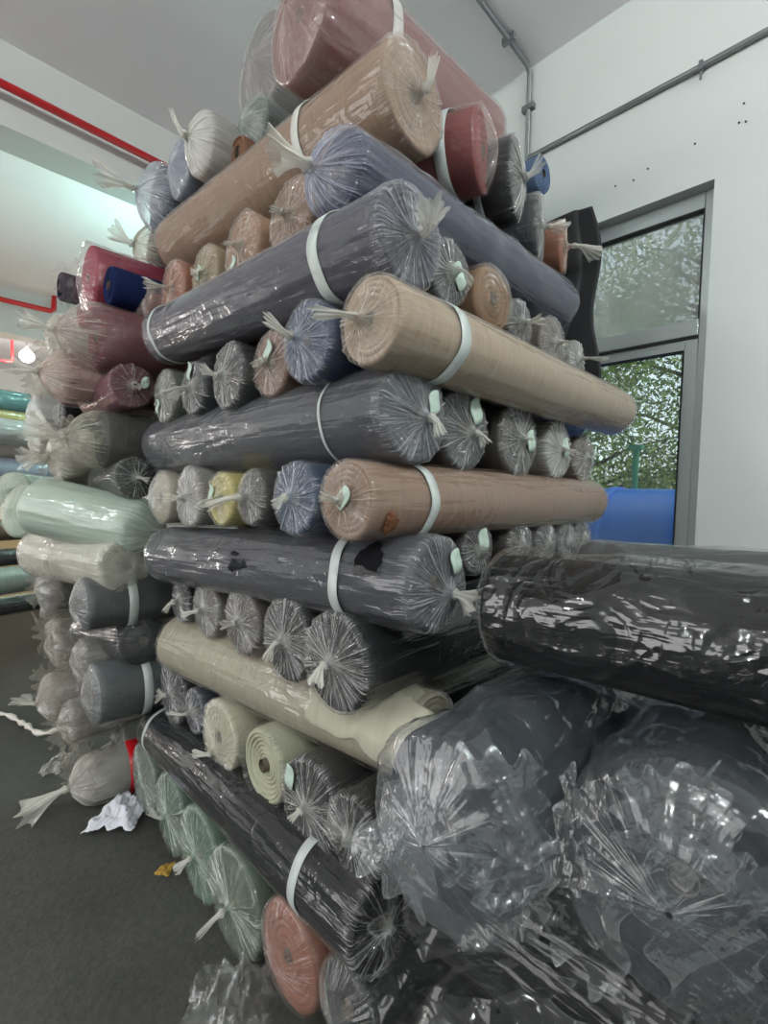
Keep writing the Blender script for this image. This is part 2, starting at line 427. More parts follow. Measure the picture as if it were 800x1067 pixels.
    if tagged:
        tx, ty, sc, ang = tagged; sc *= .85
        m = 28; tt = np.linspace(0, 2*PI, m, endpoint=False)
        V = []
        zb = -.016-bag_ext-crump*.6 if film_on else -.004
        for zz, k in ((0, 0.), (0, .6), (-.001, 1), (.0015, 1), (.0015, 0)):
            lx = sc*.62*k*np.cos(tt); ly = sc*k*np.sin(tt)
            X = tx*r+lx*math.cos(ang)-ly*math.sin(ang); Y = ty*r+lx*math.sin(ang)+ly*math.cos(ang)
            V.append(np.stack([X, Y, zb+zz+.003*np.sin(3*tt)*k+.10*lx], -1))
        V = np.array(V)
        mesh_np('paper_tag', V.reshape(-1, 3), grid_quads(5, m), PAPER, root)
    return root

def flap(root, corners, name='loose_film', n=90, amp=.02, wl=.07, haze=.1, tint=(200, 206, 210), bulge=.0, seed=1, gloss=1.3, rough=.13, edge=.22, ragged=.07):
    """a loose sheet of plastic spanned between four points, folded and creased"""
    rng = np.random.default_rng(seed)
    c = [np.array(p, float) for p in corners]
    u, v = np.meshgrid(np.linspace(0, 1, n), np.linspace(0, 1, n))
    ur = u+ragged*np.sin(v*23+seed)*(np.abs(u-.5)*2)**4; vr = v+ragged*np.sin(u*19+seed*2)*(np.abs(v-.5)*2)**4
    P = (c[0]*(1-ur[..., None])*(1-vr[..., None])+c[1]*ur[..., None]*(1-vr[..., None])+c[2]*ur[..., None]*vr[..., None]+c[3]*(1-ur[..., None])*vr[..., None])
    nn = np.cross(c[1]-c[0], c[3]-c[0]); nn /= np.linalg.norm(nn)
    if nn@(CAMP-c[0]) < 0: nn = -nn
    f1 = crease(P, rng, wl*2, 5, .9); f2 = crease(P, rng, wl*.8, 6, .9)
    h = amp*(1.6*np.maximum(0, f1-.3)+.6*np.maximum(0, f2-.3))+bulge*4*u*(1-u)
    P = P+nn*h[..., None]
    ed = np.maximum(np.abs(u-.5), np.abs(v-.5))*2
    dens = np.clip(f2-.62, 0, 1)*.35+np.clip(f1-.65, 0, 1)*.35+edge*np.clip((ed-.955)/.045, 0, 1)  # crease highlights painted as white haze, and whitish sheet edges
    star = np.stack([u*1.5, v*1.5, 0*u], -1)
    A, R = ROOTM[root.name] if root is not None else (np.zeros(3), np.eye(3))
    Vl = (P-A)@R.T
    return mesh_np(name, Vl.reshape(-1, 3), grid_quads(n, n, False), film(haze, tint, rough, gloss, .5, .3), root, star=star.reshape(-1, 3), dens=dens.ravel(), endm=0*u.ravel())

def bare_patch(root, r, zc, ang, hz, ha, col, name='bare_cloth', amp=.006, seed=3, lift=.006):
    """cloth showing through a tear in the wrap"""
    rng = np.random.default_rng(seed); nr, na = 26, 64
    q = np.linspace(0, 1, nr)[:, None]; a = np.linspace(0, 2*PI, na, endpoint=False)[None, :]
    k = 1+.16*np.sin(3*a+seed)+.10*np.sin(5*a+seed*2)+.06*np.sin(11*a+seed*3)
    z = zc+hz*q*k*np.cos(a); t = ang+ha*q*k*np.sin(a)
    P3 = np.stack([r*np.cos(t), r*np.sin(t), z], -1)
    c_ = crease(P3, rng, .035, 5)
    rho = r+lift+amp*c_-.012*np.clip((q-.9)/.1, 0, 1)
    V = np.stack([rho*np.cos(t), rho*np.sin(t), z+0*t], -1)
    return mesh_np(name, V.reshape(-1, 3), grid_quads(nr, na), fabric(col), root, star=(V*.25).reshape(-1, 3))

# ------------------------------------------------------------------ room
CEIL, XW, YB = 3.83, 2.5, 3.42
white = plain('white_paint', srgb(214, 218, 217), .75, noise=.03, scale=1.5, bump=.05)
ceilm = plain('ceiling_paint', srgb(236, 233, 236), .8, noise=.03, scale=1.2, bump=.05)
# floor
m_, nt, out = newmat('concrete_floor')
p = N(nt, 'ShaderNodeBsdfPrincipled'); nt.links.new(p.outputs[0], out.inputs[0]); p.inputs['Roughness'].default_value = .6
tc = N(nt, 'ShaderNodeTexCoord')
n1 = N(nt, 'ShaderNodeTexNoise'); n1.inputs['Scale'].default_value = 2.2; n1.inputs['Detail'].default_value = 10; n1.inputs['Roughness'].default_value = .7
n2 = N(nt, 'ShaderNodeTexNoise'); n2.inputs['Scale'].default_value = 45; n2.inputs['Detail'].default_value = 6; n2.inputs['Roughness'].default_value = .7
nt.links.new(tc.outputs['Object'], n1.inputs[0]); nt.links.new(tc.outputs['Object'], n2.inputs[0])
cr = N(nt, 'ShaderNodeValToRGB'); cr.color_ramp.elements[0].position = .3; cr.color_ramp.elements[1].position = .75
cr.color_ramp.elements[0].color = srgb(34, 36, 34); cr.color_ramp.elements[1].color = srgb(84, 84, 79)
ad = math_(nt, 'MULTIPLY_ADD', n2.outputs[0], .5, math_(nt, 'MULTIPLY', n1.outputs[0], .5))
nt.links.new(ad, cr.inputs[0]); nt.links.new(cr.outputs[0], p.inputs['Base Color'])
b = N(nt, 'ShaderNodeBump'); b.inputs['Strength'].default_value = .4; b.inputs['Distance'].default_value = .01
nt.links.new(n2.outputs[0], b.inputs['Height']); nt.links.new(b.outputs[0], p.inputs['Normal'])
FLOORM = m_

def struct(name, m, mat): o = m.build(name, mat); o['kind'] = 'structure'; return o
m = MB(); m.box((-5.2, -4, -.1), (XW+.2, 16, 0)); struct('floor', m, FLOORM)
m = MB(); m.box((-5.2, -4, CEIL), (XW+.2, 16, CEIL+.15)); struct('ceiling', m, ceilm)
WY0, WY1, WZ0, WZ1 = .49, 1.78, 1.02, 2.81
m = MB(); m.box((XW, -4, 0), (XW+.2, WY0, CEIL)); m.box((XW, WY1, 0), (XW+.2, 16, CEIL))
m.box((XW, WY0, 0), (XW+.2, WY1, WZ0)); m.box((XW, WY0, WZ1), (XW+.2, WY1, CEIL))
wall_right = struct('wall_right', m, white)
m = MB(); m.box((-5.2, -4.2, 0), (XW+.2, -4, CEIL)); struct('wall_front', m, white)
m = MB(); m.box((-5.2, 13, 0), (-4.8, 13.2, CEIL)); m.box((-1.4, 13, 0), (XW+.2, 13.2, CEIL)); m.box((-4.8, 13, 3.1), (-1.4, 13.2, CEIL)); struct('wall_back', m, white)
m = MB(); m.box((-5.2, -4, 0), (-5, .6, CEIL)); m.box((-5.2, 5.4, 0), (-5, 16, CEIL)); m.box((-5.2, .6, 3.3), (-5, 5.4, CEIL)); struct('wall_left', m, white)
beamm = plain('beam_paint', srgb(205, 206, 204), .75, noise=.03, scale=1.5)
m = MB(); m.box((-5, YB, 3.375), (XW, YB+.26, CEIL)); struct('trim_1', m, beamm)
m = MB(); m.box((-5, 7.6, 3.27), (XW, 7.9, CEIL)); struct('trim_2', m, beamm)

# window: aluminium frame with a fixed upper pane and a lower sash
alu = plain('brushed_aluminium', srgb(188, 196, 196), .38, metal=.55)
rub = plain('dark_rubber_seal', srgb(30, 32, 33), .6)
XF = XW+.07
win = empty('window_1', (XF, (WY0+WY1)/2, WZ0)); win['kind'] = 'structure'
def wl(b): b = list(b); return b
def wbox(m, y0, z0, y1, z1, x0=0, x1=.06):
    m.box((x0, y0-(WY0+WY1)/2, z0-WZ0), (x1, y1-(WY0+WY1)/2, z1-WZ0))
ZT = 2.16
m = MB(); wbox(m, WY0, WZ0, WY0+.045, WZ1); wbox(m, WY1-.05, WZ0, WY1, WZ1); wbox(m, WY0+.045, WZ1-.075, WY1-.05, WZ1); wbox(m, WY0+.045, WZ0, WY1-.05, WZ0+.05)
wbox(m, WY0+.045, ZT, WY1-.05, ZT+.075, -.005, .06); m.build('window_frame', alu, win, bevel=.004)
m = MB(); wbox(m, WY0+.045, WZ0+.05, WY0+.10, ZT-.012, .006, .05); wbox(m, WY1-.11, WZ0+.05, WY1-.05, ZT-.012, .006, .05)
wbox(m, WY0+.10, ZT-.06, WY1-.1, ZT-.012, .006, .05); wbox(m, WY0+.1, WZ0+.05, WY1-.1, WZ0+.1, .006, .05); m.build('window_sash', alu, win, bevel=.003)
m = MB(); wbox(m, WY0+.045, WZ1-.082, WY1-.05, WZ1-.075, -.002, .05); wbox(m, WY0+.045, ZT+.075, WY0+.05, WZ1-.082, .0, .05)
wbox(m, WY0+.045, ZT-.012, WY1-.05, ZT, -.001, .05); wbox(m, WY0+.1, WZ0+.1, WY0+.105, ZT-.06, .0, .04); wbox(m, WY0+.1, ZT-.066, WY1-.1, ZT-.06, .0, .04); m.build('rubber_seal', rub, win)
def glassm(name, dust):
    m, nt, out = newmat(name)
    tr = N(nt, 'ShaderNodeBsdfTransparent'); tr.inputs[0].default_value = (.88, .93, .91, 1)
    gl = N(nt, 'ShaderNodeBsdfGlossy'); gl.inputs['Roughness'].default_value = .03
    df = N(nt, 'ShaderNodeBsdfDiffuse'); df.inputs[0].default_value = srgb(200, 205, 205)
    tc = N(nt, 'ShaderNodeTexCoord'); nz = N(nt, 'ShaderNodeTexNoise'); nz.inputs['Scale'].default_value = 2.5; nz.inputs['Detail'].default_value = 6
    nt.links.new(tc.outputs['Object'], nz.inputs[0])
    d = math_(nt, 'MULTIPLY', nz.outputs[0], dust)
    a = N(nt, 'ShaderNodeMixShader'); nt.links.new(d, a.inputs[0]); nt.links.new(tr.outputs[0], a.inputs[1]); nt.links.new(df.outputs[0], a.inputs[2])
    fr = N(nt, 'ShaderNodeLayerWeight'); fr.inputs[0].default_value = .5
    g = math_(nt, 'MULTIPLY_ADD', math_(nt, 'POWER', fr.outputs['Facing'], 3), .5, .06, clamp=True)
    c = N(nt, 'ShaderNodeMixShader'); nt.links.new(g, c.inputs[0]); nt.links.new(a.outputs[0], c.inputs[1]); nt.links.new(gl.outputs[0], c.inputs[2])
    nt.links.new(c.outputs[0], out.inputs[0]); return m
m = MB(); wbox(m, WY0+.045, ZT+.075, WY1-.05, WZ1-.08, .03, .034); m.build('window_pane', glassm('dusty_glass', .9), win)
m = MB(); wbox(m, WY0+.1, WZ0+.1, WY1-.11, ZT-.06, .026, .03); m.build('window_pane', glassm('clear_glass', .25), win)

# nail holes and marks in the wall
for (px, py) in ((775, 108), (770, 128), (777, 127), (724, 150), (675, 176), (641, 194), (660, 188)):
    q = onX(px, py, XW); m = MB(); m.tube([(XW-.004, q[1], q[2]), (XW+.005, q[1], q[2])], .0042, 10); m.build('nail', rub, wall_right)

# conduits
cond = plain('galvanised_conduit', srgb(128, 132, 134), .4, metal=.5)
m = MB(); m.tube([(-1, 1.40, CEIL-.016), (XW-.05, 1.40, CEIL-.016), (XW-.016, 1.40, CEIL-.05), (XW-.016, 1.40, .4)], .014, 12)
cd = m.build('electrical_conduit', cond, smooth=True)
tag(cd, 'grey conduit crossing the ceiling and dropping down the wall', 'conduit')
for (x, y, z) in ((1.6, 1.4, CEIL), (2.25, 1.4, CEIL)):
    m = MB(); m.box((x-.012, y-.035, z-.034), (x+.012, y+.035, z-.001)); m.build('pipe_clip', cond, cd)
m = MB(); m.box((XW-.034, 1.365, 3.58), (XW-.001, 1.435, 3.61)); m.build('pipe_clip', cond, cd)
m = MB(); m.tube([(XW-.018, 1.385, 3.315), (XW-.018, .6, 3.315), (XW-.018, -.6, 3.335)], .013, 12)
cd = m.build('electrical_conduit', cond, smooth=True)
tag(cd, 'long grey conduit running level along the wall above the window', 'conduit')
for y in (.56, -.2):
    m = MB(); m.box((XW-.034, y-.008, 3.295), (XW-.001, y+.008, 3.335)); m.tube([(XW-.02, y, 3.26), (XW-.02, y, 3.30)], .005, 8); m.build('pipe_clip', cond, cd)

redp = plain('red_pipe_paint', srgb(196, 28, 34), .35)
m = MB(); m.tube([(-4, YB-.10, 3.60), (2.4, YB-.10, 3.50)], .022, 14)
rp = m.build('sprinkler_pipe', redp, smooth=True); tag(rp, 'thick red fire pipe running along the near white beam', 'pipe')
for x in (-1, .1, 1.7):
    m = MB(); zz = 3.60-(x+4)/6.4*.1
    m.tube([(x, YB-.14, zz), (x, YB, zz)], .012, 8); m.tube([(x-.015, YB-.10, zz), (x+.015, YB-.10, zz)], .028, 14); m.build('pipe_bracket', redp, rp, smooth=True)
m = MB(); m.tube([(-4, 7.45, 3.60), (1.24, 7.45, 3.63), (1.27, 7.45, 3.66), (1.28, 7.45, 3.83)], .03, 12)
tag(m.build('sprinkler_pipe', redp, smooth=True), 'thin red pipe elbow rising to the ceiling of the far bay', 'pipe')
m = MB(); m.tube([(-4, 9.5, 3.28), (1.05, 9.5, 3.30), (1.07, 9.5, 3.33), (1.07, 9.5, 3.83)], .02, 12)
tag(m.build('sprinkler_pipe', redp, smooth=True), 'farthest red pipe elbow beside the glowing pendant lamp', 'pipe')

# pendant lamps of the far bays and tube lamps of the near bay
glow = {}
def emis(name, col, st):
    m, nt, out = newmat(name); e = N(nt, 'ShaderNodeEmission'); e.inputs[0].default_value = col; e.inputs[1].default_value = st
    nt.links.new(e.outputs[0], out.inputs[0]); return m
def pendant(x, y, z, label, power, col):
    t = empty('pendant_lamp', (x, y, CEIL)); tag(t, label, 'lamp', 'pendant lamps of the far bays')
    m = MB(); m.tube([(0, 0, 0), (0, 0, z-CEIL+.12)], .006, 8); m.build('cord', rub, t)
    m = MB(); m.tube([(0, 0, z-CEIL+.14), (0, 0, z-CEIL+.07)], [.02, .03], 14); m.build('socket', plain('socket_white', srgb(220, 220, 215), .5), t, smooth=True)
    m = MB(); pr = [(.09, .02), (.06, .05), (.02, .085), (-.03, .10), (-.08, .08), (-.11, .04), (-.12, .005)]
    m.tube([(0, 0, z-CEIL+a) for a, _ in pr], [r for _, r in pr], 18); m.build('bulb', emis('bulb_glow', (.92, 1, .97, 1), 14), t, smooth=True)
    l = bpy.data.lights.new('bulb_light', 'POINT'); l.energy = power; l.color = col; l.shadow_soft_size = .13
    o = bpy.data.objects.new('bulb_light', l); C.objects.link(o); o.parent = t; o.location = (0, 0, z-CEIL-.02)
    return t
pendant(1.19, 9.0, 3.35, 'glowing white pendant bulb hanging in the farthest bay', 260, (1, .96, .9))
q = onZ(168, 222, CEIL)
pendant(float(q[0]), float(q[1]), 2.95, 'pendant bulb hanging below the turquoise lit ceiling', 95, (.50, 1, .88))
def tube_lamp(x, y, rz, power, label):
    t = empty('tube_lamp', (x, y, 3.62)); t.rotation_euler = (0, 0, rz); tag(t, label, 'lamp', 'tube lamps of the near bay')
    m = MB(); m.box((-.62, -.04, .0), (.62, .04, .05)); m.build('housing', plain('lamp_housing', srgb(225, 225, 222), .5), t, bevel=.006)
    m = MB(); m.tube([(-.59, 0, -.025), (.59, 0, -.025)], .014, 14); m.build('tube', emis('tube_glow', (.93, 1, .97, 1), 420), t, smooth=True)
    for s_ in (-.5, .5): m = MB(); m.tube([(s_, 0, .05), (s_, 0, .21)], .004, 6); m.build('suspension_wire', rub, t)
    a = area('tube_light', (0, 0, -.045), (0, 0, 0), 1.18, .06, power, (.93, 1.0, .97)); a.parent = t
tube_lamp(-2.7, 1.9, 0, 16, 'ceiling tube lamp over the aisle, reflected in the window')
tube_lamp(-1.2, -1.6, 0, 16, 'ceiling tube lamp behind the viewer')
tube_lamp(1.3, -1.9, 0, 16, 'ceiling tube lamp behind the viewer near the window wall')

# ------------------------------------------------------------------ outside the window
m = MB(); m.box((XW+.2, -20, -.05), (40, 40, 0)); o = m.build('ground', plain('outdoor_ground', srgb(150, 150, 140), .9, noise=.1, scale=1)); o['kind'] = 'structure'
def leafm(name, a, b):
    m, nt, out = newmat(name)
    oi = N(nt, 'ShaderNodeAttribute', attribute_name='dens')
    mx = N(nt, 'ShaderNodeMixRGB'); nt.links.new(oi.outputs['Fac'], mx.inputs[0]); mx.inputs[1].default_value = a; mx.inputs[2].default_value = b
    d = N(nt, 'ShaderNodeBsdfDiffuse'); t = N(nt, 'ShaderNodeBsdfTranslucent'); g = N(nt, 'ShaderNodeBsdfGlossy'); g.inputs['Roughness'].default_value = .35
    nt.links.new(mx.outputs[0], d.inputs[0]); nt.links.new(mx.outputs[0], t.inputs[0])
    s = N(nt, 'ShaderNodeMixShader'); s.inputs[0].default_value = .45; nt.links.new(d.outputs[0], s.inputs[1]); nt.links.new(t.outputs[0], s.inputs[2])
    s2 = N(nt, 'ShaderNodeMixShader'); s2.inputs[0].default_value = .06; nt.links.new(s.outputs[0], s2.inputs[1]); nt.links.new(g.outputs[0], s2.inputs[2])
    nt.links.new(s2.outputs[0], out.inputs[0]); return m
LEAF = leafm('leaf_green', srgb(56, 84, 30), srgb(150, 182, 78))
BARK = plain('bark', srgb(92, 78, 62), .9, noise=.25, scale=14, bump=.5)
def tree(x, y, h, rad, n, label, seed):
    rng = np.random.default_rng(seed)
    t = empty('leafy_tree', (x, y, 0)); tag(t, label, 'tree', 'trees outside the window')
    m = MB(); tips = []
    m.tube([(0, 0, 0), (.05, .04, h*.3), (-.03, .08, h*.6), (0, 0, h*.9)], [.09, .075, .05, .015], 10)
    for k in range(26):
        z = h*rng.uniform(.15, .85); a = rng.uniform(0, 2*PI); l = rad*rng.uniform(.5, 1)
        p0 = np.array([0, .03, z]); p1 = p0+np.array([math.cos(a)*l*.5, math.sin(a)*l*.5, l*.25]); p2 = p0+np.array([math.cos(a)*l, math.sin(a)*l, l*.35])
        m.tube([p0, p1, p2], [.028, .016, .005], 6); tips += [p1, p2, (p1+p2)/2]
    m.build('trunk', BARK, t, smooth=True)
    tips = np.array(tips); c = tips[rng.integers(0, len(tips), n)]+rng.normal(size=(n, 3))*rad*.20
    d = rng.normal(size=(n, 3)); d[:, 2] -= .6; d /= np.linalg.norm(d, axis=1)[:, None]
    e = np.cross(d, rng.normal(size=(n, 3))); e /= np.linalg.norm(e, axis=1)[:, None]
    nn = np.cross(d, e); s = rng.uniform(.05, .10, n)[:, None]
    V = np.stack([c, c+d*s*.5+e*s*.17, c+d*s, c+d*s*.5-e*s*.17+nn*s*.05], 1).reshape(-1, 3)
    Q = np.arange(4*n).reshape(-1, 4)
    f = mesh_np('foliage', V, Q, LEAF, t, smooth=False, dens=np.repeat(rng.uniform(0, 1, n), 4)); 
tree(5.6, 2.3, 4.6, 1.35, 15000, 'dense green tree outside behind the middle of the window', 3)
tree(6.4, 1.2, 4.9, 1.3, 12000, 'green tree outside nearest the right window frame', 4)
tree(6.3, 4.3, 4.8, 1.7, 13000, 'green tree outside nearest the stacked cloth rolls', 5)
tree(9.0, 3.6, 5.6, 2.0, 12000, 'pale tree farther off outside between the nearer trees', 6)
# blue tank, post, boards
bl = plain('blue_plastic', srgb(20, 112, 214), .28)
t = empty('storage_tank', (3.6, 1.2, .62)); tag(t, 'bright blue plastic tank lying outside below the window', 'tank')
m = MB(); ys = [-1.3, -1.29, -1.2, -1.0, 0, 1.0, 1.2, 1.29, 1.3]; rs = [.05, .3, .40, .42, .42, .42, .40, .3, .05]
m.tube([(0, y, .42) for y in ys], rs, 48); m.build('tank_shell', bl, t, smooth=True)
for y in (-.9, 0, .9): m = MB(); m.tube([(0, y-.03, .42), (0, y+.03, .42)], .432, 48); m.build('rib', bl, t, smooth=True)
for y in (-.9, .9): m = MB(); m.box((-.35, y-.08, -.62), (.35, y+.08, .12)); m.build('cradle', plain('grey_concrete', srgb(130, 130, 126), .9), t)
q = onX(661, 505, 4.3)
m = MB(); m.tube([(4.3, q[1], 0), (4.3, q[1], 1.8)], .025, 12); m.box((4.26, q[1]-.05, 1.8), (4.34, q[1]+.05, 1.84))
tag(m.build('post', plain('green_paint', srgb(40, 130, 90), .5)), 'slim green post standing outside among the trees', 'post')
t = empty('garden_building', (14, 4, 0)); tag(t, 'pale low building with an orange band far outside', 'building')
m = MB(); m.box((0, -8, 0), (3, 10, 2.0)); m.build('wall', plain('pale_render', srgb(225, 222, 212), .8), t)
m = MB(); m.box((-.1, -8, 1.25), (0, 10, 1.5)); m.build('orange_band', plain('orange_paint', srgb(210, 130, 80), .6), t)

# ------------------------------------------------------------------ the crossed stack
GS = 'plastic wrapped rolls of the crossed stack'
GREY, GREY2 = (66, 68, 78), (92, 94, 100)
BLACK, INK = (24, 26, 30), (28, 30, 38)
BEIGE, TAN, BROWN = (176, 152, 130), (158, 132, 112), (112, 90, 76)
def rx(px, py, rp, col, label, L=1.45, X=.65, k=.95, dY=0, dZ=0, **kw):      # roll running towards the window wall, end on the aisle side
    A = onX(px, py, X); r = rp*depth(A)/F_PX*k
    B = A+np.array([math.sqrt(L*L-dY*dY-dZ*dZ), dY, dZ])
    kw.setdefault('group', GS)
    g = kw.pop('group'); return roll(A, B, r, col, label, g, **kw)
def ry(px, py, rp, col, label, L=1.28, Y=.70, k=.95, dX=0, dZ=0, far_px=None, far_X=.74, **kw):      # roll running along the aisle, end on the window side
    A = onY(px, py, Y); r = rp*depth(A)/F_PX*k
    B = A+np.array([dX, math.sqrt(L*L-dX*dX-dZ*dZ), dZ]) if far_px is None else onX(*far_px, far_X)
    kw.setdefault('group', GS)
    g = kw.pop('group'); return roll(A, B, r, col, label, g, **kw)

# long rolls along the aisle, top to bottom
tan_roll = ry(432, 100, 56, TAN, 'long tan roll lying diagonally below the maroon roll, near the top', Y=.85, far_px=(192, 262), far_X=.84, haze=.14, tint=(226, 214, 204), bands=[(.30, .03)], tail=(.07, .012), tail_dir=(.2, 1.2, -.5), k=.93, knot_off=(.0, .0), band_col=(196, 196, 190))
ry(428, 247, 54, (70, 70, 82), 'long grey roll with two bands, third long roll from the top', Y=.66, far_X=.69, far_px=(175, 352), haze=.24, tint=(205, 205, 212), bands=[(.17, .035), (1.30, .02)], tail=(.085, .026), tail_dir=(.9, .0, -.8), band_col=(186, 194, 190))
ry(432, 430, 56, (62, 66, 74), 'long silver grey roll with dark end above the brown roll', far_px=(178, 466), haze=.24, tint=(205, 206, 210), bands=[(.20, .008)], tail=(.05, .016), tail_dir=(-.2, -1.2, -.3), tagged=(-.45, .25, .034, .2), knot_off=(-.022, -.01))
torn_grey = ry(455, 608, 54, (60, 62, 70), 'long grey roll with torn wrap showing black cloth at its end', Y=.65, far_X=.70, far_px=(180, 577), haze=.20, tint=(205, 206, 210), crump=.010, bands=[(.22, .03)], tail=(.05, .034), tail_dir=(-.5, -.6, -1), tagged=(-.45, .42, .036, 0), knot_off=(-.028, -.025))
cream_long = ry(450, 770, 50, (176, 168, 148), 'long cream roll with torn glossy wrap and bare cloth near its end', far_px=(190, 668), near='loose', haze=.13, tint=(222, 214, 200), crump=.009, gloss=1.3)
ry(400, 962, 50, (26, 29, 33), 'long charcoal roll with pale bands, lowest of the long rolls', far_px=(170, 757), haze=.03, bands=[(.20, .03), (1.40, .02)], near='star', tail=None, k=1.0, gloss=1.1)

bare_patch(torn_grey, .105, .12, .55, .045, .45, (20, 20, 24), seed=3)
bare_patch(torn_grey, .105, .62, .15, .04, .3, (44, 45, 50), seed=5, amp=.014)
bare_patch(cream_long, .105, .14, .7, .20, 1.2, (204, 200, 180), seed=9, amp=.004, lift=.010)

# top of the stack
rx(312, 14, 64, (126, 62, 74), 'big maroon roll on the very top of the stack', X=.80, L=.80, dY=-.04, haze=.26, tint=(214, 198, 190), bands=[(.22, .04)], near='loose', crump=.006, band_col=(190, 186, 184), k=.95)
rx(272, 68, 50, (92, 78, 82), 'grey mauve roll in a whitish bag left of the maroon roll', haze=.28, crump=.006, near='loose', bands=[(.20, .05)], band_col=(170, 165, 165), dens0=.03, L=.9, X=1.0)
rx(263, 132, 30, (92, 98, 98), 'small grey green roll with loose pale film below the mauve roll', haze=.3, near='loose', crump=.01, tint=(205, 215, 208), L=.9, X=.92)
rx(247, 158, 18, (150, 112, 92), 'thin brown roll with a bare open tube end', film_on=False, L=.9, X=.86)
rx(213, 152, 32, (150, 144, 140), 'white bagged roll with a cream tied tip on the left top', near='bag', taper=.06, haze=.6, tint=(232, 230, 224), crump=.014, tail=(.09, .02), tail_dir=(.3, .9, -.3), L=.9, X=.80)
rx(188, 176, 30, (50, 56, 78), 'navy roll in a milky bag behind the white bag', near='loose', crump=.012, haze=.4, tint=(196, 208, 222), L=.9, X=.80)
rx(166, 208, 34, (58, 64, 82), 'navy bagged roll with a long clear flaring tip', near='bag', taper=.09, haze=.25, tint=(214, 222, 232), crump=.012, tail=(.15, .07), tail_dir=(.6, .35, -1), L=.9, X=.80)
rx(160, 262, 28, (70, 76, 86), 'grey bagged roll tied with a beige tuft beside the navy bag', near='bag', taper=.09, haze=.28, tint=(215, 210, 190), crump=.008, tail=(.09, .05), tail_dir=(.4, .7, -1), L=.9, X=.86)

# ends below the tan roll
rx(352, 180, 46, (50, 53, 72), 'blue grey roll with a bunched bag end and long diagonal body', L=1.08, dY=-.02, near='bag', taper=.05, haze=.22, tint=(205, 208, 228), crump=.012, tail=(.09, .05), tail_dir=(.6, .3, -.6), knot_off=(.03, .0), X=.70)
rx(303, 226, 42, (140, 112, 94), 'brown roll end with a fine star of folds under the tan roll', haze=.12, tint=(228, 212, 198), tail=(.03, .01), X=.70)
rx(252, 258, 38, (160, 124, 100), 'tan roll end with an oval tag, left of the brown star', haze=.12, tint=(228, 212, 198), tagged=(.25, -.45, .03, .2), tail=(.03, .012), X=.70)
rx(214, 287, 33, (150, 130, 104), 'khaki roll end with a round tag beside the orange roll', haze=.18, tint=(220, 214, 190), tagged=(.2, .1, .03, .2), tail=(.02, .01), X=.70)
rx(180, 302, 33, (150, 96, 72), 'small orange brown roll with a clear tuft, leftmost under the tan roll', haze=.10, tint=(228, 200, 185), tail=(.07, .03), tail_dir=(.6, .1, -1), X=.70)
rx(148, 316, 24, (150, 106, 104), 'pink crumpled bag squeezed left of the orange brown roll', near='loose', crump=.02, haze=.35, tint=(216, 190, 180), L=1.0, X=.70)

# ends in the beige layer
rx(385, 333, 50, (176, 156, 136), 'large beige roll crossing to the window, with one pale band', L=1.38, haze=.12, tint=(232, 220, 206), bands=[(.17, .035)], tail=(.085, .018), tail_dir=(.9, .1, -.6), knot_off=(.012, .0), body_w=.003)
rx(320, 355, 46, (50, 62, 90), 'blue roll end left of the large beige roll', haze=.12, tint=(215, 222, 235), tail=(.07, .018), tail_dir=(.7, .8, -.8), knot_off=(.02, .008))
rx(282, 379, 37, (124, 96, 82), 'brown roll end with a tag half behind the blue end', X=.68, haze=.12, tagged=(-.1, .3, .035, .3), tail=(.03, .01), tint=(228, 214, 204))
rx(238, 392, 36, (34, 36, 40), 'black roll end left of the brown tagged end', haze=.10, tail=(.045, .02), tail_dir=(.8, .5, -.6), knot_off=(.015, 0))
rx(202, 405, 30, (32, 36, 44), 'small black roll end with an upright oval tag', haze=.10, tagged=(.0, .6, .035, 0), tail=(.06, .03), tail_dir=(.8, -.7, -.6))
rx(172, 413, 30, (96, 98, 92), 'small grey green roll end at the left of its row', haze=.2, tint=(210, 214, 200), tagged=(.3, -.35, .03, 0), tail=None)

# ends in the brown layer
brown_long = rx(360, 521, 46, (146, 120, 104), 'large brown roll with a torn patch, green tag and one pale band', L=1.30, haze=.10, tint=(228, 212, 198), bands=[(.17, .03)], tagged=(-.1, .05, .034, .5), tail=(.03, .02), tail_dir=(.3, .4, -1))
rx(307, 519, 42, (56, 70, 94), 'blue roll end with a knot, beside the large brown roll', haze=.12, tint=(215, 222, 235), tail=(.035, .012))
rx(262, 518, 31, (70, 66, 66), 'taupe roll end with a long white tie pointing left', X=.66, haze=.14, tail=(.12, .012), tail_dir=(1, -.3, -.25))
rx(230, 520, 31, (196, 184, 118), 'yellow roll end between two grey ones', haze=.18, tint=(226, 224, 190), tail=(.04, .02), tagged=(.4, .2, .03, 0))
rx(197, 518, 33, (124, 116, 108), 'grey beige roll end with shiny creased film', haze=.25, crump=.008, tail=(.03, .014))
rx(168, 518, 29, (176, 164, 136), 'cream beige roll end at the left of the brown row', X=.66, haze=.25, crump=.006, near='loose', tagged=(.3, -.2, .03, 0))

bare_patch(brown_long, .093, .055, .5+PI, .014, .25, (120, 82, 60), seed=2, amp=.012)
